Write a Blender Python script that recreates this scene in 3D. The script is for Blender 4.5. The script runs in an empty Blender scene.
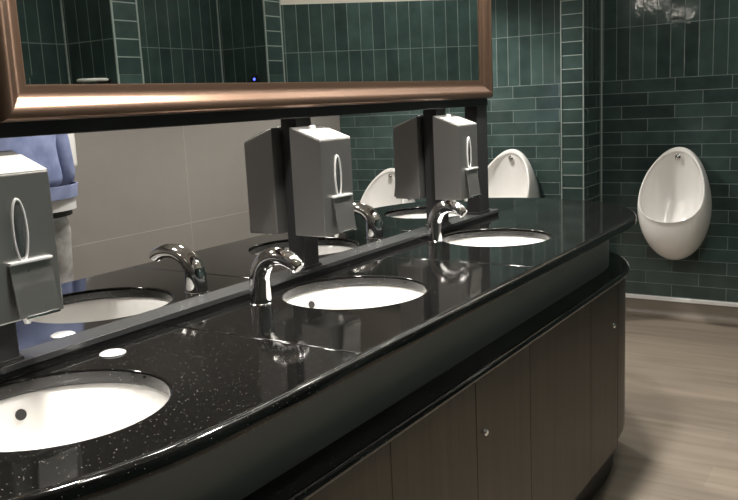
import bpy, bmesh, math, random
from mathutils import Vector, Matrix
random.seed(7)
PI = math.pi
scn = bpy.context.scene
col = scn.collection

# ------------------------------------------------------------------ constants
H = 0.962            # worktop top
FAR_X = 5.10         # tiled far wall
GREY_Y = 2.252       # grey wall on the other side of the island
CEIL = 2.50
BACK_X = -4.2

# ------------------------------------------------------------------ materials
def newmat(name):
    m = bpy.data.materials.new(name); m.use_nodes = True
    nt = m.node_tree; b = nt.nodes['Principled BSDF']
    return m, nt, b
def simple(name, colr, rough=.5, metal=0., spec=None, coat=0.):
    m, nt, b = newmat(name)
    b.inputs['Base Color'].default_value = (*colr, 1)
    b.inputs['Roughness'].default_value = rough
    b.inputs['Metallic'].default_value = metal
    if spec is not None: b.inputs['Specular IOR Level'].default_value = spec
    if coat: b.inputs['Coat Weight'].default_value = coat; b.inputs['Coat Roughness'].default_value = .05
    return m
def N(nt, t, **kw):
    n = nt.nodes.new(t)
    for k, v in kw.items():
        if hasattr(n, k): setattr(n, k, v)
        else: n.inputs[k].default_value = v
    return n
def ramp(nt, stops, interp='LINEAR'):
    r = nt.nodes.new('ShaderNodeValToRGB'); r.color_ramp.interpolation = interp
    e = r.color_ramp.elements
    while len(e) < len(stops): e.new(.5)
    for i, (p, c) in enumerate(stops):
        e[i].position = p; e[i].color = (*c, 1) if len(c) == 3 else c
    return r

def tile_mat(name, bw, rh, offset, c1, c2, mortar_c, msize=.0022, rough=.065, wave=.07, vary=.38):
    m, nt, b = newmat(name); L = nt.links.new
    uv = N(nt, 'ShaderNodeUVMap')
    br = N(nt, 'ShaderNodeTexBrick', offset=offset, offset_frequency=2, squash=1.0, squash_frequency=2)
    br.inputs['Scale'].default_value = 1
    br.inputs['Color1'].default_value = (*c1, 1); br.inputs['Color2'].default_value = (*c2, 1)
    br.inputs['Mortar'].default_value = (*mortar_c, 1)
    br.inputs['Mortar Size'].default_value = msize; br.inputs['Mortar Smooth'].default_value = .1
    br.inputs['Bias'].default_value = 0; br.inputs['Brick Width'].default_value = bw; br.inputs['Row Height'].default_value = rh
    L(uv.outputs['UV'], br.inputs['Vector'])
    no = N(nt, 'ShaderNodeTexNoise'); no.inputs['Scale'].default_value = 9; no.inputs['Detail'].default_value = 3
    L(uv.outputs['UV'], no.inputs['Vector'])
    mx = N(nt, 'ShaderNodeMix', data_type='RGBA', blend_type='MULTIPLY'); mx.inputs[0].default_value = .55
    rp = ramp(nt, [(.3, (1-vary,)*3), (.7, (1+vary*.6,)*3)])
    L(no.outputs['Fac'], rp.inputs['Fac']); L(br.outputs['Color'], mx.inputs[6]); L(rp.outputs['Color'], mx.inputs[7])
    L(mx.outputs[2], b.inputs['Base Color'])
    mr = N(nt, 'ShaderNodeMapRange'); mr.inputs[3].default_value = rough; mr.inputs[4].default_value = .7
    L(br.outputs['Fac'], mr.inputs[0]); L(mr.outputs[0], b.inputs['Roughness'])
    n2 = N(nt, 'ShaderNodeTexNoise'); n2.inputs['Scale'].default_value = 22; n2.inputs['Detail'].default_value = 1
    L(uv.outputs['UV'], n2.inputs['Vector'])
    b1 = N(nt, 'ShaderNodeBump'); b1.inputs['Strength'].default_value = wave; b1.inputs['Distance'].default_value = .004
    L(n2.outputs['Fac'], b1.inputs['Height'])
    inv = N(nt, 'ShaderNodeMath', operation='SUBTRACT'); inv.inputs[0].default_value = 1
    L(br.outputs['Fac'], inv.inputs[1])
    b2 = N(nt, 'ShaderNodeBump'); b2.inputs['Strength'].default_value = .5; b2.inputs['Distance'].default_value = .002
    L(inv.outputs[0], b2.inputs['Height']); L(b1.outputs[0], b2.inputs['Normal']); L(b2.outputs[0], b.inputs['Normal'])
    return m
G1, G2, GM = (.034, .057, .054), (.058, .096, .090), (.155, .20, .19)
M = {}
M['brick'] = tile_mat('green_brick_tile', .311, .0775, .5, G1, G2, GM)
M['vert'] = tile_mat('green_upright_tile', .0785, .31, 0., G1, G2, GM)
M['stack'] = tile_mat('green_stacked_tile', 5., .0775, 0., G1, G2, (.30, .36, .34), msize=.0026)  # lighter joints carry the lit highlight of the grout
M['grey_tile'] = tile_mat('large_grey_tile', 1.2, .60, 0., (.225, .212, .195), (.235, .222, .205), (.33, .31, .285), msize=.0022, rough=.33, wave=.03, vary=.04)
M['cream'] = simple('cream_paint', (.62, .58, .50), .6)
M['ceiling'] = simple('ceiling_paint', (.80, .79, .76), .8)
M['white_strip'] = simple('white_capping', (.86, .86, .85), .35)
M['edge_trim'] = simple('tile_edge_trim', (.30, .35, .33), .35)
M['chrome'] = simple('chrome', (.80, .80, .81), .05, 1.)
M['satin'] = simple('satin_chrome', (.72, .72, .71), .36, .5)
M['ceramic'] = simple('white_ceramic', (.86, .85, .83), .10, coat=.5)
M['black'] = simple('black_satin', (.010, .010, .011), .32)
M['post'] = simple('black_post', (.018, .018, .019), .30)
M['rail'] = simple('dark_grey_channel', (.075, .077, .078), .25, .5)
M['hole'] = simple('dark_opening', (.03, .028, .026), .6)
M['dark_glass'] = simple('dark_window', (.02, .02, .02), .06)
M['pane'] = simple('smoked_window', (.30, .30, .30), .05, .9)
M['mirror'] = simple('mirror_glass', (.80, .84, .82), .0, 1.)
M['white_plastic'] = simple('white_plastic', (.74, .74, .72), .3)
M['skin'] = simple('skin', (.52, .33, .25), .5)
M['hair'] = simple('hair', (.03, .022, .016), .5)
M['white_cloth'] = simple('white_cotton', (.72, .72, .72), .85)
M['belt'] = simple('black_leather', (.012, .012, .012), .5)
M['shoe'] = simple('shoe_leather', (.55, .54, .52), .6)
M['fascia'] = simple('grey_fascia', (.26, .265, .265), .40, .1)
M['plinth'] = simple('black_plinth', (.012, .011, .010), .4)

def granite():
    m, nt, b = newmat('black_sparkle_granite'); L = nt.links.new
    tc = N(nt, 'ShaderNodeTexCoord')
    vo = N(nt, 'ShaderNodeTexVoronoi'); vo.inputs['Scale'].default_value = 330
    L(tc.outputs['Object'], vo.inputs['Vector'])
    sep = N(nt, 'ShaderNodeSeparateColor'); L(vo.outputs['Color'], sep.inputs[0])
    pick = N(nt, 'ShaderNodeMath', operation='GREATER_THAN'); pick.inputs[1].default_value = .92
    L(sep.outputs[0], pick.inputs[0])
    small = N(nt, 'ShaderNodeMath', operation='LESS_THAN'); small.inputs[1].default_value = .22
    L(vo.outputs['Distance'], small.inputs[0])
    mul = N(nt, 'ShaderNodeMath', operation='MULTIPLY'); L(pick.outputs[0], mul.inputs[0]); L(small.outputs[0], mul.inputs[1])
    no = N(nt, 'ShaderNodeTexNoise'); no.inputs['Scale'].default_value = 240; no.inputs['Detail'].default_value = 2
    L(tc.outputs['Object'], no.inputs['Vector'])
    rp = ramp(nt, [(.35, (.0022, .0022, .0022)), (.75, (.007, .0068, .0065))]); L(no.outputs['Fac'], rp.inputs['Fac'])
    mx = N(nt, 'ShaderNodeMix', data_type='RGBA'); L(mul.outputs[0], mx.inputs[0]); L(rp.outputs['Color'], mx.inputs[6])
    mx.inputs[7].default_value = (.36, .34, .30, 1)
    L(mx.outputs[2], b.inputs['Base Color'])
    b.inputs['Roughness'].default_value = .07
    b.inputs['Specular IOR Level'].default_value = .45
    return m
M['granite'] = granite()

def brushed(name, colr, rough=.34, metal=.85, aniso=.4):
    m, nt, b = newmat(name); L = nt.links.new
    tc = N(nt, 'ShaderNodeTexCoord'); mp = N(nt, 'ShaderNodeMapping'); mp.inputs['Scale'].default_value = (260, 260, 6)
    L(tc.outputs['Object'], mp.inputs['Vector'])
    no = N(nt, 'ShaderNodeTexNoise'); no.inputs['Scale'].default_value = 1; no.inputs['Detail'].default_value = 3
    L(mp.outputs[0], no.inputs['Vector'])
    mr = N(nt, 'ShaderNodeMapRange'); mr.inputs[3].default_value = rough - .06; mr.inputs[4].default_value = rough + .08
    L(no.outputs['Fac'], mr.inputs[0]); L(mr.outputs[0], b.inputs['Roughness'])
    b.inputs['Base Color'].default_value = (*colr, 1); b.inputs['Metallic'].default_value = metal
    b.inputs['Anisotropic'].default_value = aniso
    return m
M['steel'] = brushed('brushed_steel', (.33, .325, .315), .30, .88)
M['steel_lit_top'] = brushed('brushed_steel_lit_top', (.50, .495, .48), .62, .7)  # lighter copy of the steel, overhead light put into the colour
M['bronze'] = brushed('bronze_frame', (.185, .118, .083), .34, .92, 0.)

def wood():
    m, nt, b = newmat('dark_wood_veneer'); L = nt.links.new
    tc = N(nt, 'ShaderNodeTexCoord'); mp = N(nt, 'ShaderNodeMapping'); mp.inputs['Scale'].default_value = (38, 38, 1.6)
    L(tc.outputs['Object'], mp.inputs['Vector'])
    no = N(nt, 'ShaderNodeTexNoise'); no.inputs['Scale'].default_value = 1; no.inputs['Detail'].default_value = 5; no.inputs['Distortion'].default_value = .4
    L(mp.outputs[0], no.inputs['Vector'])
    rp = ramp(nt, [(.3, (.026, .0185, .0115)), (.55, (.040, .029, .018)), (.75, (.054, .0395, .0245))]); L(no.outputs['Fac'], rp.inputs['Fac'])
    L(rp.outputs['Color'], b.inputs['Base Color']); b.inputs['Roughness'].default_value = .42
    return m
M['wood'] = wood()

def vinyl():
    m, nt, b = newmat('wood_look_vinyl'); L = nt.links.new
    tc = N(nt, 'ShaderNodeTexCoord')
    mp = N(nt, 'ShaderNodeMapping'); mp.inputs['Scale'].default_value = (14, 1.1, 14)
    L(tc.outputs['Object'], mp.inputs['Vector'])
    no = N(nt, 'ShaderNodeTexNoise'); no.inputs['Scale'].default_value = 1.4; no.inputs['Detail'].default_value = 6; no.inputs['Distortion'].default_value = .6
    L(mp.outputs[0], no.inputs['Vector'])
    rp = ramp(nt, [(.28, (.165, .137, .108)), (.5, (.215, .182, .146)), (.72, (.255, .218, .178))]); L(no.outputs['Fac'], rp.inputs['Fac'])
    mp2 = N(nt, 'ShaderNodeMapping'); mp2.inputs['Rotation'].default_value = (0, 0, PI/2)
    L(tc.outputs['Object'], mp2.inputs['Vector'])
    br = N(nt, 'ShaderNodeTexBrick', offset=.37, offset_frequency=2); br.inputs['Scale'].default_value = 1
    br.inputs['Brick Width'].default_value = 1.2; br.inputs['Row Height'].default_value = .18; br.inputs['Mortar Size'].default_value = .0006
    br.inputs['Color1'].default_value = (.86, .86, .86, 1); br.inputs['Color2'].default_value = (1.06, 1.05, 1.03, 1); br.inputs['Mortar'].default_value = (.72, .70, .68, 1)
    L(mp2.outputs[0], br.inputs['Vector'])
    mx = N(nt, 'ShaderNodeMix', data_type='RGBA', blend_type='MULTIPLY'); mx.inputs[0].default_value = 1
    L(rp.outputs['Color'], mx.inputs[6]); L(br.outputs['Color'], mx.inputs[7]); L(mx.outputs[2], b.inputs['Base Color'])
    b.inputs['Roughness'].default_value = .42
    return m
M['vinyl'] = vinyl()

def cloth(name, ca, cb, sc, rough=.85):
    m, nt, b = newmat(name); L = nt.links.new
    tc = N(nt, 'ShaderNodeTexCoord')
    no = N(nt, 'ShaderNodeTexNoise'); no.inputs['Scale'].default_value = sc; no.inputs['Detail'].default_value = 5
    L(tc.outputs['Object'], no.inputs['Vector'])
    rp = ramp(nt, [(.35, ca), (.65, cb)]); L(no.outputs['Fac'], rp.inputs['Fac'])
    L(rp.outputs['Color'], b.inputs['Base Color']); b.inputs['Roughness'].default_value = rough
    bp = N(nt, 'ShaderNodeBump'); bp.inputs['Strength'].default_value = .5; bp.inputs['Distance'].default_value = .01
    L(no.outputs['Fac'], bp.inputs['Height']); L(bp.outputs[0], b.inputs['Normal'])
    return m
M['denim'] = cloth('blue_denim', (.16, .20, .36), (.29, .34, .55), 9)
M['jeans'] = cloth('grey_denim', (.24, .24, .235), (.52, .52, .51), 14)

def emis(name, c, s):
    m, nt, b = newmat(name)
    b.inputs['Base Color'].default_value = (0, 0, 0, 1)
    b.inputs['Emission Color'].default_value = (*c, 1); b.inputs['Emission Strength'].default_value = s
    return m
M['lamp'] = emis('lamp_lens', (1., .93, .82), 40)
M['strip'] = emis('added_linear_glow', (1., .96, .90), 22)  # glow of the added linear light
M['led'] = emis('blue_led', (.06, .08, 1.), 6)

# ------------------------------------------------------------------ helpers
def link(name, me, mat, parent=None, loc=None):
    o = bpy.data.objects.new(name, me); col.objects.link(o)
    if mat is not None:
        for mm in (mat if isinstance(mat, (list, tuple)) else [mat]): me.materials.append(mm)
    if parent is not None: o.parent = parent
    if loc is not None: o.location = loc
    return o
def finish(bm, name, mat, parent=None, smooth=True, loc=None, angle=35, recalc=True):
    if recalc: bmesh.ops.recalc_face_normals(bm, faces=bm.faces)
    me = bpy.data.meshes.new(name); bm.to_mesh(me); bm.free()
    if smooth:
        for p in me.polygons: p.use_smooth = True
        try: me.set_sharp_from_angle(angle=math.radians(angle))
        except Exception: pass
    return link(name, me, mat, parent, loc)
def empty(name, loc=(0, 0, 0), label=None, cat=None, group=None, rz=0):
    o = bpy.data.objects.new(name, None); col.objects.link(o); o.location = loc; o.rotation_euler = (0, 0, rz)
    o.empty_display_size = .05
    if label: tag(o, label, cat, group)
    return o
def tag(o, label, cat, group=None):
    o['label'] = label; o['category'] = cat
    if group: o['group'] = group
    return o
def struct(o): o['kind'] = 'structure'; return o
def box(bm, lo, hi, bev=0, seg=2):
    r = bmesh.ops.create_cube(bm, size=1)
    vs = r['verts']
    for v in vs:
        v.co = Vector([lo[i] + (hi[i]-lo[i])*(v.co[i]+.5) for i in range(3)])
    if bev:
        es = list({e for v in vs for e in v.link_edges})
        bmesh.ops.bevel(bm, geom=es, offset=bev, segments=seg, profile=.5, affect='EDGES')
def lathe(bm, prof, n=48, center=(0, 0, 0), close_bottom=False):
    cx, cy, cz = center; rings = []
    for r, z in prof:
        if r < 1e-6: rings.append([bm.verts.new((cx, cy, cz+z))])
        else: rings.append([bm.verts.new((cx+r*math.cos(2*PI*i/n), cy+r*math.sin(2*PI*i/n), cz+z)) for i in range(n)])
    for a, b in zip(rings, rings[1:]):
        for i in range(n):
            j = (i+1) % n
            if len(a) == 1 and len(b) == 1: continue
            if len(a) == 1: bm.faces.new((a[0], b[j], b[i]))
            elif len(b) == 1: bm.faces.new((a[i], a[j], b[0]))
            else: bm.faces.new((a[i], a[j], b[j], b[i]))
def tube(bm, pts, rads, n=20, caps=True):
    pts = [Vector(p) for p in pts]; rings = []
    up = Vector((1, 0, 0))
    for i, p in enumerate(pts):
        t = (pts[min(i+1, len(pts)-1)] - pts[max(i-1, 0)]).normalized()
        s = up - t*up.dot(t)
        if s.length < 1e-4: s = Vector((0, 1, 0)) - t*t.y
        s.normalize(); w = t.cross(s)
        rings.append([bm.verts.new(p + (s*math.cos(2*PI*k/n) + w*math.sin(2*PI*k/n))*rads[i]) for k in range(n)])
    for a, b in zip(rings, rings[1:]):
        for k in range(n):
            j = (k+1) % n; bm.faces.new((a[k], a[j], b[j], b[k]))
    if caps:
        bm.faces.new(list(reversed(rings[0]))); bm.faces.new(rings[-1])
def smooth_path(pts, rads, sub=6):
    P = [Vector(p) for p in pts]; out = []; ro = []
    for i in range(len(P)-1):
        p0, p1, p2, p3 = P[max(i-1, 0)], P[i], P[i+1], P[min(i+2, len(P)-1)]
        for k in range(sub):
            t = k/sub
            out.append(.5*((2*p1)+(p2-p0)*t+(2*p0-5*p1+4*p2-p3)*t*t+(3*p1-p0-3*p2+p3)*t**3)); ro.append(rads[i]*(1-t)+rads[i+1]*t)
    out.append(P[-1]); ro.append(rads[-1]); return out, ro
def copy_tree(o, parent=None):
    c = o.copy(); col.objects.link(c)
    if parent is not None: c.parent = parent
    for ch in list(o.children): copy_tree(ch, c)
    return c

# ------------------------------------------------------------------ room shell
def wall_poly(name, pts, zones, thick=.0):
    """vertical surface along a polyline; zones = [(z0, z1, material, u shift, v origin)]; uv in metres"""
    bm = bmesh.new(); uvl = bm.loops.layers.uv.new('UVMap'); mats = []
    for (x0, y0, x1, y1, us) in pts:
        Ls = math.hypot(x1-x0, y1-y0)
        for (z0, z1, mat, v0) in zones:
            if mat not in mats: mats.append(mat)
            f = bm.faces.new([bm.verts.new(c) for c in ((x0, y0, z0), (x1, y1, z0), (x1, y1, z1), (x0, y0, z1))])
            f.material_index = mats.index(mat)
            for lp, (u, v) in zip(f.loops, ((us, z0-v0), (us+Ls, z0-v0), (us+Ls, z1-v0), (us, z1-v0))): lp[uvl].uv = (u, v)
    me = bpy.data.meshes.new(name); bm.to_mesh(me); bm.free()
    o = link(name, me, mats); return struct(o)

bm = bmesh.new(); box(bm, (BACK_X-.1, -2.8, -.10), (5.35, 2.45, 0)); struct(finish(bm, 'floor', M['vinyl'], smooth=False))
bm = bmesh.new(); box(bm, (BACK_X-.1, -2.8, CEIL), (5.35, 2.45, CEIL+.1)); struct(finish(bm, 'ceiling', M['ceiling'], smooth=False))

ZB, CAP0, CAP1 = 1.447, .104, .128
def zones(zb, top):
    return [(0, zb, M['brick'], zb - 20*.0775), (zb, top, M['vert'], zb), (top, CEIL, M['cream'], 0)]
FZ = zones(ZB, ZB+.62)
# far wall: right section and left section, the pier between them
wall_poly('wall_far', [(FAR_X, -.95, FAR_X, .308, -.95+.129+3.11-.0), ], FZ)
wall_poly('wall_far_left', [(FAR_X-.04, .308, FAR_X-.04, GREY_Y, .308-.873+3.11), ], FZ)
PX = 4.768
pz = [(0, CEIL, M['stack'], ZB - 20*.0775)]
wall_poly('wall_pier', [(PX, .308, PX, .441, .5)], pz)
wall_poly('wall_pier_side', [(FAR_X, .308, PX, .308, .06), (PX, .441, FAR_X, .441, .06)], FZ)
bm = bmesh.new()
for (x, y) in ((PX-.002, .308), (PX-.002, .441)): box(bm, (x-.002, y-.003, 0), (x+.005, y+.003, CEIL))
box(bm, (FAR_X-.008, .300, CAP1), (FAR_X, .308, CEIL)); struct(finish(bm, 'trim_1', M['edge_trim'], smooth=False))
# grey wall behind the far aisle
gz = [(0, CEIL, M['grey_tile'], .735-.60)]
wall_poly('wall_left', [(FAR_X, GREY_Y, BACK_X, GREY_Y, (3.47-FAR_X) + 4.8)], gz)
# stepped wall on the near side, seen in the mirror
UZ = zones(1.402, 2.0)
user = [(FAR_X, -.95, 3.69, -2.515, .0), (3.69, -2.515, 3.625, -1.70, 0), (3.49, -1.70, 3.49, -2.03, 0), (3.49, -2.03, 2.66, -2.03, .02),
        (2.66, -2.03, 2.615, -1.70, 0), (2.476, -1.70, 2.476, -2.03, 0), (2.476, -2.03, BACK_X, -2.03, .03)]
wall_poly('wall_right', user, UZ)
wall_poly('wall_right_piers', [(3.625, -1.70, 3.49, -1.70, .5), (2.615, -1.70, 2.476, -1.70, .5)], [(0, CEIL, M['stack'], 1.402-20*.0775)])
bm = bmesh.new()
for x in (3.625, 3.49, 2.615, 2.476): box(bm, (x-.004, -1.704, 0), (x+.004, -1.697, CEIL))
for x in (3.49, 2.476): box(bm, (x-.006, -2.03, 0), (x, -2.024, CEIL))
struct(finish(bm, 'trim_2', M['edge_trim'], smooth=False))
wall_poly('wall_back', [(BACK_X, GREY_Y, BACK_X, -2.03, 0)], gz)

# coved vinyl skirting with a white capping strip
def cove(name, path, side):
    bm = bmesh.new(); prof = [(0.05, .001), (.028, .008), (.012, .024), (.006, .05), (.006, CAP0)]
    for (x0, y0, x1, y1) in path:
        t = Vector((x1-x0, y1-y0, 0)).normalized(); n = Vector((-t.y, t.x, 0))*side
        rows = [[bm.verts.new(Vector((x, y, z)) + n*d) for d, z in prof] for x, y in ((x0, y0), (x1, y1))]
        for k in range(len(prof)-1): bm.faces.new((rows[0][k], rows[1][k], rows[1][k+1], rows[0][k+1]))
    return struct(finish(bm, name, M['vinyl']))
def cap_strip(name, path, side):
    bm = bmesh.new()
    for (x0, y0, x1, y1) in path:
        t = Vector((x1-x0, y1-y0, 0)).normalized(); n = Vector((-t.y, t.x, 0))*side
        q = []
        for x, y in ((x0, y0), (x1, y1)):
            p = Vector((x, y, 0)); q.append([bm.verts.new(p+n*d+Vector((0, 0, z))) for d, z in ((0, CAP0), (.012, CAP0), (.012, CAP1-.006), (.004, CAP1), (0, CAP1))])
        for k in range(5): bm.faces.new((q[0][k], q[1][k], q[1][(k+1) % 5], q[0][(k+1) % 5]))
        bm.faces.new(q[0]); bm.faces.new(q[1])
    return struct(finish(bm, name, M['white_strip'], smooth=False))
pth = [(FAR_X, -.95, FAR_X, .308)]
cove('baseboard_far', pth, 1); cap_strip('trim_3', pth, 1)
pth = [(FAR_X-.04, .441, FAR_X-.04, GREY_Y)]
cove('baseboard_far_left', pth, 1); cap_strip('trim_4', pth, 1)

# ------------------------------------------------------------------ island outline
def outline(hw, a0, a1, x0=.83, x1=2.70, n=28, p=2.0):
    """counter-clockwise outline: straight sides, elliptical ends"""
    pts = []
    for i in range(n+1):
        t = -PI/2 + PI*i/n; c, s = math.cos(t), math.sin(t)
        pts.append((x1 + a1*abs(c)**(2/p), hw*math.copysign(abs(s)**(2/p), s)))
    for i in range(n+1):
        t = PI/2 + PI*i/n; c, s = math.cos(t), math.sin(t)
        pts.append((x0 - a0*abs(c)**(2/p), hw*math.copysign(abs(s)**(2/p), s)))
    return pts
def clip(poly, axis, val, keep_greater):
    out = []
    for i in range(len(poly)):
        a, b = poly[i], poly[(i+1) % len(poly)]
        ia = (a[axis] >= val) == keep_greater; ib = (b[axis] >= val) == keep_greater
        if ia: out.append(a)
        if ia != ib:
            t = (val-a[axis])/(b[axis]-a[axis]); out.append((a[0]+t*(b[0]-a[0]), a[1]+t*(b[1]-a[1])))
    res = []
    for q in out:
        if not res or math.hypot(q[0]-res[-1][0], q[1]-res[-1][1]) > 1e-5: res.append(q)
    return res
def plate(name, outer, holes, z0, z1, bev, mat, parent=None):
    """filled plate with round-nosed edges (2D curve turned into mesh)"""
    cu = bpy.data.curves.new(name, 'CURVE'); cu.dimensions = '2D'; cu.fill_mode = 'BOTH'
    for ring in [outer]+holes:
        sp = cu.splines.new('POLY'); sp.points.add(len(ring)-1); sp.use_cyclic_u = True
        for pt, (x, y) in zip(sp.points, ring): pt.co = (x, y, 0, 1)
    cu.extrude = (z1-z0)/2 - bev; cu.bevel_depth = bev; cu.bevel_resolution = 3; cu.offset = -bev
    tmp = bpy.data.objects.new('tmp', cu); col.objects.link(tmp)
    dg = bpy.context.evaluated_depsgraph_get(); dg.update()
    me = bpy.data.meshes.new_from_object(tmp.evaluated_get(dg)); bpy.data.objects.remove(tmp)
    me.transform(Matrix.Translation((0, 0, (z0+z1)/2)))
    me.materials.clear()
    bm = bmesh.new(); bm.from_mesh(me); bmesh.ops.remove_doubles(bm, verts=bm.verts, dist=1e-5); bm.to_mesh(me); bm.free()
    for p in me.polygons: p.use_smooth = abs(p.normal.z) < .995; p.material_index = 0
    me.name = name
    return link(name, me, mat, parent)
def circle(x, y, r, n=56): return [(x+r*math.cos(-2*PI*i/n), y+r*math.sin(-2*PI*i/n)) for i in range(n)]

BR = .167
near_b = [(.722, -.244), (1.525, -.244), (2.305, -.244)]
far_b = [(1.195, .244), (1.970, .244), (2.755, .244)]
top = outline(.529, .62, .55, p=2.15)
wt = empty('worktop', (0, 0, 0), 'long black speckled stone worktop with rounded ends on the washroom island', 'worktop')
SY = -.018
g = .0007
halfs = [(clip(top, 1, SY-.0, False), near_b, (1.127, 1.915)), (clip(top, 1, SY, True), far_b, (1.545, 2.333))]
for half, bs, (s1, s2) in halfs:
    for lo, hi in ((None, s1-g), (s1+g, s2-g), (s2+g, None)):
        pl = half
        if lo is not None: pl = clip(pl, 0, lo, True)
        if hi is not None: pl = clip(pl, 0, hi, False)
        hs = [circle(x, y, BR) for x, y in bs if (lo is None or x > lo) and (hi is None or x < hi)]
        plate('slab', pl, hs, H-.026, H, .0009 if False else .004, M['granite'], wt)
# thick rounded nosing hung under the slab edge
def nosing(name, out_pts, prof, mat, parent):
    bm = bmesh.new(); n = len(out_pts); rows = []
    for i in range(n):
        a, b = Vector(out_pts[i-1]), Vector(out_pts[(i+1) % n]); t = (b-a).normalized(); nn = Vector((t.y, -t.x))
        p = Vector(out_pts[i]); rows.append([bm.verts.new((p.x+nn.x*d, p.y+nn.y*d, z)) for d, z in prof])
    for i in range(n):
        for k in range(len(prof)):
            k2 = (k+1) % len(prof)
            bm.faces.new((rows[i][k], rows[(i+1) % n][k], rows[(i+1) % n][k2], rows[i][k2]))
    return finish(bm, name, mat, parent)
def dedupe(pts):
    res = []
    for q in pts:
        if not res or math.hypot(q[0]-res[-1][0], q[1]-res[-1][1]) > 1e-4: res.append(q)
    if math.hypot(res[0][0]-res[-1][0], res[0][1]-res[-1][1]) < 1e-4: res.pop()
    return res
rnd = [(.010*math.sin(t), H-.0101+.010*math.cos(t)) for t in [PI/2*i/6 for i in range(7)]] + [(.006+.004*math.cos(t), H-.0235-.004*math.sin(t)) for t in [PI/2*i/3 for i in range(4)]]
nosing('edge', dedupe(top), [(-.008, H-.0001)] + rnd + [(-.008, H-.0275)], M['granite'], wt)

# basins
def make_basin(loc, label):
    t = empty('wash_basin', (loc[0], loc[1], H-.0275), label, 'basin', 'round basins set under the stone worktop')
    bm = bmesh.new()
    inner = [(BR+.028, 0), (BR+.006, 0), (BR+.001, -.006), (BR-.004, -.03), (BR-.016, -.07), (BR-.045, -.105), (BR-.085, -.122), (.03, -.128), (.022, -.130)]
    outer = [(.022, -.142), (.05, -.142), (BR-.08, -.136), (BR-.03, -.115), (BR-.003, -.07), (BR+.010, -.012), (BR+.028, -.012), (BR+.028, 0)]
    lathe(bm, inner+outer, 56); finish(bm, 'bowl', M['ceramic'], t)
    bm = bmesh.new(); lathe(bm, [(0, -.127), (.018, -.127), (.024, -.1255), (.026, -.128), (.021, -.130), (.0, -.132)], 28); finish(bm, 'drain', M['chrome'], t)
    # overflow hole in the back of the bowl
    sgn = 1 if loc[1] < 0 else -1
    ang = math.radians(76) if sgn > 0 else math.radians(-104)
    rr = BR-.0045
    bm = bmesh.new(); lathe(bm, [(0, .003), (.0085, .003), (.0095, .0), (.0085, -.003), (0, -.003)], 24)
    R = Matrix.Rotation(ang, 4, 'Z') @ Matrix.Translation((rr, 0, -.030)) @ Matrix.Rotation(-PI/2+.24, 4, 'Y')
    bmesh.ops.transform(bm, matrix=R, verts=bm.verts); finish(bm, 'overflow', M['hole'], t)
    return t
bl = ['round white basin nearest the camera, at the bottom left of the photo', 'round white basin in the middle of the near side of the worktop',
      'round white basin on the near side at the far end of the worktop', 'round white basin across the black channel, behind the nearest steel dispenser',
      'round white basin across the channel, partly hidden by the middle steel dispenser', 'round white basin across the channel at the far end, behind the farthest tap']
for b, l in zip(near_b+far_b, bl): make_basin(b, l)

# taps
def make_tap():
    t = empty('tap', (0, 0, H))
    pts = [(0, 0, .0), (0, 0, .045), (0, -.004, .073), (0, -.021, .0975), (0, -.046, .110), (0, -.073, .110), (0, -.096, .101), (0, -.110, .089)]
    rad = [.0234, .0233, .0228, .0219, .0209, .0196, .0176, .0152]
    pp, rr = smooth_path(pts, rad, 6)
    bm = bmesh.new(); tube(bm, pp, rr, 28); finish(bm, 'spout', M['chrome'], t, angle=60)
    bm = bmesh.new(); lathe(bm, [(0, .0), (.0252, 0), (.0252, .0015), (.0238, .003), (0, .003)], 32); finish(bm, 'base_ring', M['chrome'], t)
    bm = bmesh.new(); d = Vector((0, -.015, -.013)).normalized(); e = Vector(pts[-1])
    tube(bm, [e-d*.002, e+d*.003], [.0115, .0110], 20); finish(bm, 'aerator', M['dark_glass'], t)
    return t
tap = make_tap(); first = True
tl = [((.530, -.112), 0, 'chrome swan-neck tap beside the basin nearest the camera'),
      ((1.345, -.117), 0, 'chrome swan-neck tap left of the middle near basin'),
      ((2.176, -.103), 0, 'chrome swan-neck tap left of the near basin at the far end'),
      ((1.373, .108), PI, 'chrome tap across the channel, spout pointing left past the grey wall'),
      ((2.171, .112), PI, 'chrome tap across the channel, half behind the middle dispenser'),
      ((2.96, .112), PI, 'chrome tap across the channel at the far end of the worktop')]
for (x, y), rz, lb in tl:
    o = tap if first else copy_tree(tap); first = False
    o.location = (x, y, H); o.rotation_euler = (0, 0, rz); o.scale = (1, 1.22, .86) if rz else (1, .90 if x > 2 else 1, .985); tag(o, lb, 'tap', 'chrome taps on the worktop')

# chrome blanking plugs
for (x, y), lb in (((.940, -.110), 'small round chrome blanking disc on the near side of the channel'), ((.982, .088), 'small round chrome blanking disc on the far side of the channel')):
    bm = bmesh.new(); lathe(bm, [(0, 0), (.0235, 0), (.0235, .0015), (.020, .0035), (0, .0045)], 36)
    o = finish(bm, 'blanking_plug', M['satin'], None, loc=(x, y, H)); tag(o, lb, 'cover disc', 'round blanking discs on the worktop')

# centre channel
bm = bmesh.new()
box(bm, (.40, -.047, H), (2.765, .012, H+.006)); box(bm, (.40, -.050, H+.0075), (2.765, .015, H+.019), .001)
box(bm, (.40, -.040, H+.006), (2.765, .006, H+.008))
o = finish(bm, 'centre_channel', M['rail'], smooth=False); tag(o, 'long low dark grey channel running down the middle of the black worktop', 'channel')

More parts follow.
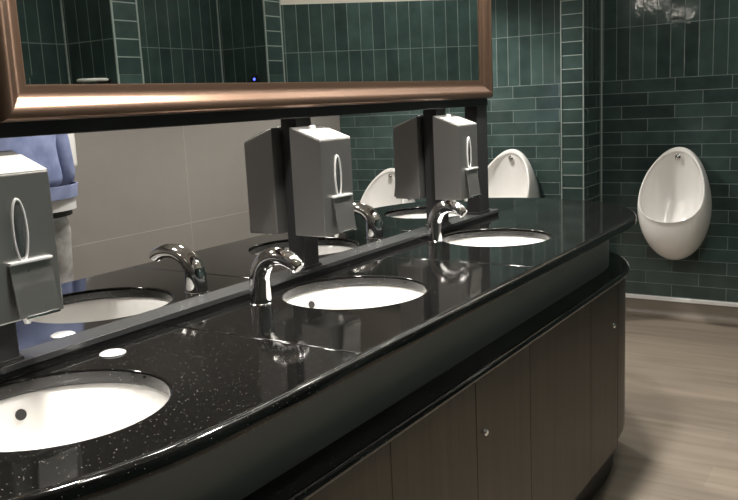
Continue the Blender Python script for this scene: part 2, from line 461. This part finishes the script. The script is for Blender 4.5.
# posts
POSTS = [(.735, .800), (1.600, 1.662), (2.315, 2.380), (2.610, 2.690)]
pl = ['black upright post behind the nearest steel dispenser', 'black upright post carrying the middle steel dispensers',
      'black upright post carrying the farthest pair of steel dispensers', 'black end post under the right corner of the mirror']
for (x0, x1), lb in zip(POSTS, pl):
    t = empty('mirror_post', ((x0+x1)/2, -.021, H+.019), lb, 'post', 'black posts carrying the mirror'); w = (x1-x0)/2
    bm = bmesh.new(); box(bm, (-w, -.024, .0), (w, .024, 1.358-H-.019), .002); finish(bm, 'upright', M['post'], t, smooth=False)
    bm = bmesh.new(); box(bm, (-w-.006, -.027, .0), (w+.006, .027, .008), .002); finish(bm, 'foot_plate', M['black'], t, smooth=False)

# framed mirrors, back to back on a black core
ZM0, ZM1 = 1.383, 2.34
XM0, XM1 = .806, 2.690
t = empty('framed_mirror', ((XM0+XM1)/2, -.021, ZM0), 'long two-sided bronze framed mirror standing on black posts above the worktop', 'mirror')
ox, oy, oz = t.location
bm = bmesh.new(); box(bm, (.735-ox, -.026, 1.358-oz), (2.694-ox, .026, ZM1+.02-oz), .002); finish(bm, 'core', M['black'], t, smooth=False)
def frame(side):
    prof = [(.0, .003), (.0, .006), (.004, .0075), (.013, .0080), (.018, .0092), (.026, .0146), (.034, .0203), (.042, .0254), (.047, .0272), (.053, .0265), (.0585, .022), (.061, .014), (.061, .0)]
    fw = .061
    x0, x1, z0, z1 = XM0+fw-ox, XM1-fw-ox, ZM0+fw-oz, ZM1-fw-oz
    bm = bmesh.new(); loops = []
    for u, v in prof:
        y = side*(.026+v)
        loops.append([bm.verts.new(c) for c in ((x0-u, y, z0-u), (x1+u, y, z0-u), (x1+u, y, z1+u), (x0-u, y, z1+u))])
    for a, b in zip(loops, loops[1:]):
        for i in range(4):
            j = (i+1) % 4; bm.faces.new((a[i], a[j], b[j], b[i]))
    finish(bm, 'frame', M['bronze'], t, angle=40)
    # bevelled glass
    bm = bmesh.new(); bw = .017; y0, y1 = side*.0285, side*.02855
    a = [bm.verts.new(c) for c in ((x0-.004, y0, z0-.004), (x1+.004, y0, z0-.004), (x1+.004, y0, z1+.004), (x0-.004, y0, z1+.004))]
    b = [bm.verts.new(c) for c in ((x0+bw, y1, z0+bw), (x1-bw, y1, z0+bw), (x1-bw, y1, z1-bw), (x0+bw, y1, z1-bw))]
    c = [bm.verts.new((v.co.x, side*.026, v.co.z)) for v in a]
    for i in range(4):
        j = (i+1) % 4; bm.faces.new((a[i], a[j], b[j], b[i])); bm.faces.new((c[i], c[j], a[j], a[i]))
    bm.faces.new(b); bm.faces.new(c)
    finish(bm, 'glass', M['mirror'], t, smooth=False)
frame(-1); frame(1)

# soap dispensers
DW, DD, DHB, DHF = .064, .091, .264, .230
def make_dispenser():
    t = empty('soap_dispenser', (0, 0, 0))
    bm = bmesh.new()
    sec = [(0, 0), (-DD, 0), (-DD, DHF), (0, DHB)]
    L = [bm.verts.new((-DW, y, z)) for y, z in sec]; Rr = [bm.verts.new((DW, y, z)) for y, z in sec]
    bm.faces.new(L); bm.faces.new(list(reversed(Rr)))
    for i in range(4):
        j = (i+1) % 4; bm.faces.new((L[i], Rr[i], Rr[j], L[j]))
    bmesh.ops.recalc_face_normals(bm, faces=bm.faces)
    bmesh.ops.bevel(bm, geom=list(bm.edges), offset=.0022, segments=2, profile=.5, affect='EDGES')
    finish(bm, 'body', M['steel'], t, smooth=False)
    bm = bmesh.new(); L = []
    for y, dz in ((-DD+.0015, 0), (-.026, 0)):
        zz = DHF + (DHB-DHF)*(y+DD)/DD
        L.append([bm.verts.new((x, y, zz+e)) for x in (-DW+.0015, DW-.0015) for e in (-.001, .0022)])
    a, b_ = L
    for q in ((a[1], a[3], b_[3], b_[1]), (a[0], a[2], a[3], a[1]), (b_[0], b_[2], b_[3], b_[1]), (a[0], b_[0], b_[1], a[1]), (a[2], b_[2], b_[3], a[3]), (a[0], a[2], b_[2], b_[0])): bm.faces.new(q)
    finish(bm, 'lit_top', M['steel_lit_top'], t, smooth=False)  # thin sheet painting the lit front part of the sloping top
    # oval sight window: chrome ring, dark pane
    def oval(a, b, n=40): return [(a*math.cos(2*PI*i/n), b*math.sin(2*PI*i/n)) for i in range(n)]
    zc = .142
    bm = bmesh.new(); rings = []
    for a, b, d in ((.0138, .0515, 0), (.0132, .0508, .003), (.0112, .0485, .0034), (.0100, .0470, .001), (.0100, .0470, -.001)):
        rings.append([bm.verts.new((x, -DD-d, zc+z)) for x, z in oval(a, b)])
    for a, b in zip(rings, rings[1:]):
        for i in range(40): bm.faces.new((a[i], a[(i+1) % 40], b[(i+1) % 40], b[i]))
    ring = finish(bm, 'window_ring', M['satin'], t)
    bm = bmesh.new(); rings = []
    for f, d in ((1., .0005), (.8, .0022), (.55, .0034), (.28, .0041)):
        rings.append([bm.verts.new((x, -DD-d, zc+z)) for x, z in oval(.0104*f, .0475*f)])
    for a, b in zip(rings, rings[1:]):
        for i in range(40): bm.faces.new((a[i], a[(i+1) % 40], b[(i+1) % 40], b[i]))
    bm.faces.new(rings[-1]); bm.faces.new(list(reversed(rings[0])))
    finish(bm, 'window_pane', M['pane'], t, angle=70)
    # push lever, bright folded lip on top, leaning out towards the bottom
    lx0, lx1, zt, zbm = -.028, .046, .092, .006
    bm = bmesh.new()
    q = [(lx0, -DD-.004, zt), (lx1, -DD-.004, zt), (lx1, -DD-.016, zbm), (lx0, -DD-.016, zbm)]
    fv = [bm.verts.new(c) for c in q]; bv = [bm.verts.new((x, y+.0025, z)) for x, y, z in q]
    bm.faces.new(fv); bm.faces.new(list(reversed(bv)))
    for i in range(4): bm.faces.new((fv[i], fv[(i+1) % 4], bv[(i+1) % 4], bv[i]))
    lev = finish(bm, 'push_lever', M['steel'], t, smooth=False)
    bm = bmesh.new(); box(bm, (lx0-.001, -DD-.010, zt-.002), (lx1+.001, -DD, zt+.003), .0012); finish(bm, 'lever_lip', M['satin'], lev)
    bm = bmesh.new(); box(bm, (lx0+.012, -DD-.0185, zbm-.003), (lx1-.002, -DD-.013, zbm+.002), .001); finish(bm, 'lever_foot', M['chrome'], lev)
    bm = bmesh.new(); lathe(bm, [(0, -.012), (.005, -.012), (.0065, -.006), (.0065, .0)], 18, (.006, -DD+.018, 0)); finish(bm, 'nozzle', M['white_plastic'], t)
    bm = bmesh.new(); lathe(bm, [(.009, -.004), (.009, .006), (.007, .010), (0, .0105)], 20, (0, -.022, DHB-.0085)); finish(bm, 'lock', M['satin'], t)
    return t
disp = make_dispenser(); first = True
YF, YB = -.046, .010
dl = [((.767, YF), 0, 'brushed steel soap dispenser nearest the camera, at the left edge of the photo'),
      ((1.634, YF), 0, 'brushed steel soap dispenser on the near face of the second post, above the middle basin'),
      ((2.352, YF), 0, 'farthest brushed steel soap dispenser on the near face, next to the end post'),
      ((.767, YB), PI, 'brushed steel soap dispenser on the far face of the nearest post'),
      ((1.634, YB), PI, 'steel soap dispenser on the far face of the second post, before the grey wall'),
      ((2.352, YB), PI, 'steel soap dispenser on the far face of the third post, overlapping a urinal')]
for (x, y), rz, lb in dl:
    o = disp if first else copy_tree(disp); first = False
    o.location = (x, y, 1.074); o.rotation_euler = (0, 0, rz); tag(o, lb, 'soap dispenser', 'steel soap dispensers on the posts')

# ------------------------------------------------------------------ cabinet under the worktop
LZ = .777
led = plate('ledge', outline(.514, .60, .56, p=2.2), [], LZ-.024, LZ, .0115, M['granite'])
tag(led, 'black speckled stone ledge with a rounded nose below the worktop', 'ledge')
cab = empty('vanity_cabinet', (0, 0, 0), 'long dark wood vanity cabinet with rounded ends under the black worktop', 'cabinet')
def band(name, pts, z0, z1, mat, parent, th=.018):
    bm = bmesh.new(); pts = dedupe(pts); n = len(pts); rows = []
    for i in range(n):
        a, b = Vector(pts[i-1]), Vector(pts[(i+1) % n]); t = (b-a).normalized(); nn = Vector((t.y, -t.x)); p = Vector(pts[i])
        rows.append([bm.verts.new((p.x+nn.x*d, p.y+nn.y*d, z)) for d, z in ((0, z0), (0, z1), (-th, z1), (-th, z0))])
    for i in range(n):
        for k in range(4): bm.faces.new((rows[i][k], rows[(i+1) % n][k], rows[(i+1) % n][(k+1) % 4], rows[i][(k+1) % 4]))
    return finish(bm, name, mat, parent)
band('fascia', outline(.442, .53, .475, p=2.3), LZ, H-.0275, M['fascia'], cab)
band('carcass', outline(.484, .575, .565, p=2.6), .158, LZ-.0245, M['wood'], cab)
band('plinth', outline(.446, .53, .53, p=2.5), 0, .158, M['plinth'], cab)
# doors on the straight fronts, both sides
def door(x0, x1, side, lock):
    bm = bmesh.new(); y0, y1 = sorted((side*.484, side*.499))
    box(bm, (x0+.001, y0, .158), (x1-.001, y1, LZ-.0265), .0012)
    d = finish(bm, 'door', M['wood'], cab, smooth=False)
    if lock:
        bm = bmesh.new(); lathe(bm, [(0, .008), (.006, .0075), (.0085, .005), (.009, 0)], 20)
        bmesh.ops.transform(bm, matrix=Matrix.Translation((lock, side*.499, .612)) @ Matrix.Rotation(-side*PI/2, 4, 'X'), verts=bm.verts)
        finish(bm, 'lock', M['chrome'], d)
for x0, x1, lk in ((.83, 1.25, None), (1.25, 1.622, None), (1.622, 1.945, 1.664), (1.945, 2.440, None), (2.440, 2.728, 2.672)):
    door(x0, x1, -1, lk)
bm = bmesh.new(); box(bm, (2.727, -.4995, .159), (2.7325, -.470, LZ-.026)); finish(bm, 'end_gap_shade', M['plinth'], cab, smooth=False)  # black strip stands in for shadow in the joint beside the last door
for x0, x1, lk in ((.83, 1.25, .89), (1.25, 1.622, None), (1.622, 1.945, 1.664), (1.945, 2.440, None), (2.440, 2.728, 2.672)):
    door(x0, x1, 1, lk)

# ------------------------------------------------------------------ urinals
def make_urinal():
    """local frame: +X out of the wall, Y sideways, Z up, origin at the lowest point on the wall"""
    t = empty('urinal', (0, 0, 0))
    n = 72; Hh = .66; zc = .325
    def S(th, k=1.0):       # silhouette
        c, s = math.cos(th), math.sin(th)
        return Vector((0, .200*k*s*(1-.05*c), zc+.333*k*c))
    def Rm(th):             # opening
        c, s = math.cos(th), math.sin(th)
        p = 2.0 if c > 0 else 2.25
        yy = .182*math.copysign(abs(s)**(2/p), s); zz = math.copysign(abs(c)**(2/p), c)
        z0 = .395
        return Vector((0, yy*(1-.06*c), z0 + (zz*.248 if zz > 0 else zz*.152)))
    def dr(z):              # how far the rim stands off the wall
        u = max(0., min(1., (.643-z)/.40)); return .045 + .245*(u**.85)
    rows = []
    for d, k in ((0, .90), (.012, .93)): rows.append([S(2*PI*i/n, k)+Vector((d, 0, 0)) for i in range(n)])
    K = 12
    for j in range(K+1):
        u = j/K; row = []
        for i in range(n):
            th = 2*PI*i/n; a, b = S(th), Rm(th); D = dr(b.z); ds = min(.085, D*.55)
            p = a.lerp(b, 1-math.cos(u*PI/2)); p.x = ds + (D-ds)*math.sin(u*PI/2); row.append(p)
        rows.append(row)
    cen = Vector((0, 0, .36))
    for sc, dx in ((.975, .004), (.945, .001)):
        row = []
        for i in range(n):
            b = Rm(2*PI*i/n); p = cen.lerp(b, sc); p.x = dr(b.z)+dx*1. ; row.append(p)
        rows.append(row)
    J = 14
    for j in range(1, J):
        u = j/J; row = []
        for i in range(n):
            b = Rm(2*PI*i/n); D = dr(b.z)
            k = .945*math.cos(u*PI/2)**.8; p = cen.lerp(b, k)
            low = max(0., -math.cos(2*PI*i/n))
            p.z -= .10*low*math.sin(min(1, u*1.25)*PI)*.9
            p.x = .035 + (D-.035)*(1-math.sin(u*PI/2)**1.15); row.append(p)
        rows.append(row)
    bm = bmesh.new(); vr = [[bm.verts.new(p) for p in r] for r in rows]
    for a, b in zip(vr, vr[1:]):
        for i in range(n): bm.faces.new((a[i], a[(i+1) % n], b[(i+1) % n], b[i]))
    bm.faces.new(vr[-1]); bm.faces.new(list(reversed(vr[0])))
    finish(bm, 'bowl', M['ceramic'], t, angle=70)
    bm = bmesh.new(); lathe(bm, [(0, .016), (.006, .016), (.011, .012), (.016, .010), (.017, .006), (.013, 0), (0, -.02)], 24)
    bmesh.ops.transform(bm, matrix=Matrix.Translation((.047, 0, .598)) @ Matrix.Rotation(PI/2, 4, 'Y') @ Matrix.Scale(1.25, 4, (1, 0, 0)), verts=bm.verts)
    finish(bm, 'spreader', M['chrome'], t)
    return t
ur = make_urinal(); first = True
for (x, y, z), lb in (((FAR_X, -.164, .388), 'white urinal on the dark green wall at the right of the photo'),
                      ((FAR_X-.04, .872, .388), 'white urinal just beyond the end of the mirror, its bottom hidden by the worktop'),
                      ((FAR_X-.04, 1.80, .262), 'low white urinal seen under the mirror, half behind a steel dispenser')):
    o = ur if first else copy_tree(ur); first = False
    o.location = (x, y, z); o.rotation_euler = (0, 0, PI); tag(o, lb, 'urinal', 'white urinals on the green tiled wall')

# ------------------------------------------------------------------ hand dryer on the grey wall
t = empty('hand_dryer', (2.495, GREY_Y, 1.13), 'white rounded hand dryer on the grey tiled wall beside the person in denim', 'hand dryer')
bm = bmesh.new(); box(bm, (-.135, -.135, 0), (.135, 0, .215), .035, 5); finish(bm, 'housing', M['white_plastic'], t)
bm = bmesh.new(); lathe(bm, [(0, .004), (.012, .004), (.016, .0), (0, -.004)], 24)
bmesh.ops.transform(bm, matrix=Matrix.Translation((.075, -.135, .085)) @ Matrix.Rotation(PI/2, 4, 'X') @ Matrix.Scale(.7, 4, (0, 1, 0)), verts=bm.verts)
finish(bm, 'sensor', M['dark_glass'], t)
bm = bmesh.new(); lathe(bm, [(0, -.012), (.026, -.012), (.030, 0), (0, .004)], 24, (-.02, -.07, 0)); finish(bm, 'outlet', M['dark_glass'], t)

# ------------------------------------------------------------------ fittings on the near wall, seen in the mirror
t = empty('wall_shelf', (2.476, -1.765, 1.525), 'small flat white round shelf on a dark bracket, seen in the mirror against dark tiles', 'shelf')
bm = bmesh.new(); lathe(bm, [(0, 0), (.060, 0), (.066, .004), (.066, .008), (.060, .012), (0, .012)], 40, (-.085, 0, 0)); finish(bm, 'disc', M['white_plastic'], t)
bm = bmesh.new(); box(bm, (-.06, -.008, -.010), (0, .008, 0), .001); box(bm, (-.006, -.02, -.03), (0, .02, .01), .001); finish(bm, 'bracket', M['black'], t)
t = empty('sensor_plate', (3.49, -1.79, 1.515), 'small dark sensor plate with a blue light, seen in the mirror above the frame', 'sensor')
bm = bmesh.new(); box(bm, (-.012, -.028, -.045), (0, .028, .045), .003); finish(bm, 'plate', M['black'], t)
bm = bmesh.new(); lathe(bm, [(.007, 0), (.006, .004), (0, .006)], 16)
bmesh.ops.transform(bm, matrix=Matrix.Translation((-.012, 0, .018)) @ Matrix.Rotation(-PI/2, 4, 'Y'), verts=bm.verts); finish(bm, 'indicator', M['led'], t)

# ------------------------------------------------------------------ person at the hand dryer, back towards us
def skin_mesh(name, verts, edges, rads, mat, parent, root=0, sub=2, post=None):
    me = bpy.data.meshes.new('tmp'); me.from_pydata(verts, edges, [])
    o = bpy.data.objects.new('tmp', me); col.objects.link(o)
    sk = o.modifiers.new('s', 'SKIN'); sk.use_smooth_shade = True; sk.branch_smoothing = .4
    lay = me.skin_vertices[0].data if me.skin_vertices else None
    for i, r in enumerate(rads):
        r = r if isinstance(r, tuple) else (r, r)
        me.skin_vertices[0].data[i].radius = r
    me.skin_vertices[0].data[root].use_root = True
    s = o.modifiers.new('d', 'SUBSURF'); s.levels = sub; s.render_levels = sub
    dg = bpy.context.evaluated_depsgraph_get(); dg.update()
    m2 = bpy.data.meshes.new_from_object(o.evaluated_get(dg)); bpy.data.objects.remove(o)
    m2.name = name; m2.materials.clear()
    for p in m2.polygons: p.use_smooth = True; p.material_index = 0
    if post:
        for v in m2.vertices: v.co = post(v.co.copy())
    return link(name, m2, mat, parent)
per = empty('person', (2.005, 1.70, 0), 'person in a blue denim jacket and grey jeans standing at the hand dryer, back turned', 'person')
# local frame: faces +Y, right hand at +X
V, E_, R_ = [], [], []
def jn(p, r, frm=None):
    V.append(p); R_.append(r); i = len(V)-1
    if frm is not None: E_.append((frm, i))
    return i
pel = jn((0, 0, .95), (.155, .11)); wai = jn((0, .0, 1.12), (.14, .10), pel); che = jn((0, .0, 1.32), (.165, .115), wai); nb = jn((0, -.005, 1.47), (.085, .075), che)
nk = jn((0, .005, 1.525), .058, nb); hd0 = jn((0, .025, 1.585), (.078, .092), nk); hd1 = jn((0, .018, 1.655), (.090, .112), hd0); hd2 = jn((0, .012, 1.73), (.066, .085), hd1)
jn((0, .145, 1.625), .013, hd1)
for s, elbow, wrist in ((1, (.225, .03, 1.13), (.34, .27, 1.10)), (-1, (-.225, .03, 1.13), (.16, .29, 1.09))):
    sh = jn((s*.155, -.005, 1.42), .062, che); el = jn(elbow, .043, sh); wr = jn(wrist, .029, el)
    d = (Vector(wrist)-Vector(elbow)).normalized(); side = Vector((0, 0, 1)).cross(d).normalized()
    pm = Vector(wrist)+d*.05; palm = jn(tuple(pm), (.034, .018), wr)
    for k, ln in enumerate((.062, .072, .068, .052)):
        b0 = pm + side*(.027-.018*k) + d*.035; f1 = b0 + d*ln*.5 + Vector((0, 0, -.004)); f2 = f1 + d*ln*.5 + Vector((0, 0, -.012))
        i0 = jn(tuple(b0), .010, palm); i1 = jn(tuple(f1), .009, i0); jn(tuple(f2), .0075, i1)
    tb = pm + side*.038*s*-1 + d*.0; i0 = jn(tuple(tb), .011, palm); jn(tuple(tb+d*.035+side*.012*s*-1), .0085, i0)
for s in (1, -1):
    hp = jn((s*.095, 0, .88), .088, pel); kn = jn((s*.10, .02, .50), .056, hp); an = jn((s*.105, -.01, .10), .038, kn)
    he = jn((s*.11, .0, .05), .036, an); to = jn((s*.125, .14, .035), (.036, .026), he)
skin_mesh('body', V, E_, R_, M['skin'], per, pel)
# head features
bm = bmesh.new()
bmesh.ops.create_icosphere(bm, subdivisions=3, radius=1)
for v in bm.verts:
    x, y, z = v.co; v.co = Vector((x*.092, y*.114-.004, z*.122+1.672))
bmesh.ops.delete(bm, geom=[v for v in bm.verts if (v.co.y > .035 and v.co.z < 1.715) or v.co.z < 1.58], context='VERTS')
finish(bm, 'hair', M['hair'], per)
for sx in (1, -1):
    bm = bmesh.new(); bmesh.ops.create_icosphere(bm, subdivisions=2, radius=1)
    for v in bm.verts: v.co = Vector((v.co.x*.010+sx*.088, v.co.y*.019+.02, v.co.z*.031+1.635))
    finish(bm, 'ear', M['skin'], per)
# jacket: torso and sleeves
V, E_, R_ = [], [], []
h0 = jn((0, 0, 1.075), (.205, .135)); h1 = jn((0, 0, 1.16), (.200, .140), h0); h2 = jn((0, 0, 1.30), (.185, .135), h1); h3 = jn((0, -.005, 1.43), (.145, .110), h2); h4 = jn((0, -.005, 1.50), (.085, .08), h3)
for s, elbow, wrist in ((1, (.225, .03, 1.13), (.34, .27, 1.10)), (-1, (-.225, .03, 1.13), (.16, .29, 1.09))):
    a = jn((s*.155, -.005, 1.42), .070, h3); m_ = Vector((s*.155, -.005, 1.42)).lerp(Vector(elbow), .55); b = jn(tuple(m_), .068, a); c = jn(elbow, .062, b)
    w = Vector(elbow).lerp(Vector(wrist), .88); jn(tuple(w), .046, c)
skin_mesh('denim_jacket', V, E_, R_, M['denim'], per, h0)
def ringband(name, z0, z1, a0, b0, a1, b1, mat, th=.006, n=56, wav=.0):
    bm = bmesh.new(); rows = []
    for i in range(n):
        t = 2*PI*i/n; w = 1+wav*math.sin(5*t)
        c, s = math.cos(t)*w, math.sin(t)*w
        rows.append([bm.verts.new(q) for q in ((a0*c, b0*s, z0), (a1*c, b1*s, z1), ((a1-th)*c, (b1-th)*s, z1), ((a0-th)*c, (b0-th)*s, z0))])
    for i in range(n):
        for k in range(4): bm.faces.new((rows[i][k], rows[(i+1) % n][k], rows[(i+1) % n][(k+1) % 4], rows[i][(k+1) % 4]))
    return finish(bm, name, mat, per)
ringband('jacket_hem', 1.062, 1.115, .246, .160, .252, .163, M['denim'], wav=.008)
ringband('collar', 1.475, 1.525, .098, .090, .075, .078, M['denim'])
ringband('shirt_tail', 1.012, 1.085, .238, .148, .240, .150, M['white_cloth'], wav=.02)
ringband('belt', .988, 1.020, .212, .138, .214, .139, M['belt'])
V, E_, R_ = [], [], []
p0 = jn((0, 0, .955), (.215, .140)); top_ = jn((0, 0, 1.08), (.212, .138), p0)
for s in (1, -1):
    a = jn((s*.105, 0, .85), .108, p0); b = jn((s*.108, .012, .66), .088, a); c = jn((s*.11, .02, .50), .075, b); d = jn((s*.11, .0, .30), .066, c); jn((s*.112, -.008, .09), .062, d)
skin_mesh('jeans', V, E_, R_, M['jeans'], per, p0)
for s in (1, -1):
    V, E_, R_ = [], [], []
    a = jn((s*.112, -.035, .048), .045); b = jn((s*.118, .06, .045), (.048, .042), a); jn((s*.128, .155, .036), (.043, .032), b)
    skin_mesh('shoe', V, E_, R_, M['shoe'], per, 0, post=lambda c: Vector((c.x, c.y, max(c.z, 0.0))))

# ------------------------------------------------------------------ lamps
def spot(name, loc, energy, size=2.2, blend=.6, colr=(1., .95, .88), rad=.075, aim=None):
    l = bpy.data.lights.new(name, 'SPOT'); l.energy = energy; l.spot_size = size; l.spot_blend = blend; l.color = colr; l.shadow_soft_size = rad
    o = bpy.data.objects.new(name, l); col.objects.link(o); o.location = loc
    if aim is not None: o.rotation_euler = (Vector(aim)-Vector(loc)).to_track_quat('-Z', 'Y').to_euler()
    return o
def downlight(x, y, energy, label, twin=False, aim=None, size=2.2):
    t = empty('downlight', (x, y, CEIL), label, 'ceiling light', 'ceiling downlights')
    offs = ((0, -.10), (0, .10)) if twin else ((0, 0),)
    if twin:
        bm = bmesh.new(); box(bm, (-.085, -.18, -.006), (.085, .18, 0), .002); finish(bm, 'housing', M['ceiling'], t)
    for dx, dy in offs:
        bm = bmesh.new(); lathe(bm, [(.062, 0), (.062, -.010), (.052, -.013), (.044, -.008)], 32, (dx, dy, 0)); finish(bm, 'bezel', M['white_plastic'], t)
        bm = bmesh.new(); lathe(bm, [(.045, -.008), (.043, -.028), (.032, -.046), (0, -.055)] if twin else [(.045, -.008), (0, -.0095)], 32, (dx, dy, 0)); finish(bm, 'lens', M['lamp'], t)
    if energy: spot('lamp', (x, y, CEIL-.065 if twin else CEIL-.03), energy, size=size, aim=aim)
    return t
downlight(.92, -.48, 185, 'ceiling downlight above the basin nearest the camera', size=2.1)
downlight(1.86, -.50, 185, 'ceiling downlight above the middle near basin', size=2.2)
downlight(2.58, -.46, 165, 'ceiling downlight above the near basin at the far end', size=1.75)
for i, (x, en, wh) in enumerate(((-2.9, 14, 'farthest behind the camera'), (-1.1, 22, 'just behind the camera'), (.7, 125, 'above the far aisle beside the near end of the worktop'),
                              (2.5, 125, 'above the hand dryer aisle'), (4.2, 140, 'closest to the tiled urinal wall'))):
    downlight(x, 1.64 if i < 2 else 1.15, en, 'twin ceiling downlight ' + wh, True)
downlight(.9, -1.15, 60, 'added fill downlight over the near aisle at the near end of the worktop', size=1.3)  # fill lamp added to lift the dark fascia under the worktop
downlight(3.3, -.25, 85, 'added downlight brightening the slanted tiled wall', aim=(4.65, -1.5, 1.75), size=1.25)  # lamp added to brighten the wall reflected in the mirror
t = empty('added_linear_light', (3.20, -.80, CEIL), 'added linear light over the floor, making the long worktop and frame highlights', 'ceiling light')  # added luminaire, reflected as bright lines on worktop edge and frame rail
bm = bmesh.new(); box(bm, (-1.62, -.045, -.03), (1.62, .045, 0), .003); finish(bm, 'housing', M['white_plastic'], t, smooth=False)
bm = bmesh.new(); box(bm, (-1.60, -.036, -.038), (1.60, .036, -.029), .003); finish(bm, 'diffuser', M['strip'], t, smooth=False)

wd = bpy.data.worlds.new('world'); scn.world = wd; wd.use_nodes = True
wd.node_tree.nodes['Background'].inputs[0].default_value = (.5, .5, .5, 1); wd.node_tree.nodes['Background'].inputs[1].default_value = .0

# ------------------------------------------------------------------ camera
cam = bpy.data.cameras.new('camera'); co = bpy.data.objects.new('camera', cam); col.objects.link(co)
Rw = Matrix(((0.54378972, -0.17311471, 0.82117236), (-0.83788876, -0.05687147, 0.5428702), (-0.04727754, -0.98325833, -0.17597699)))
right = Rw @ Vector((1, 0, 0)); up = -(Rw @ Vector((0, 1, 0))); back = -(Rw @ Vector((0, 0, 1)))
mw = Matrix((right, up, back)).transposed().to_4x4(); mw.translation = Vector((0, -1.298, 1.387)); co.matrix_world = mw
cam.sensor_width = 36; cam.lens = 823/738*36; cam.clip_start = .02
scn.camera = co
scn.view_settings.view_transform = 'Standard'; scn.view_settings.look = 'None'; scn.view_settings.gamma = 1; scn.view_settings.use_curve_mapping = False
scn.view_settings.exposure = 0.0
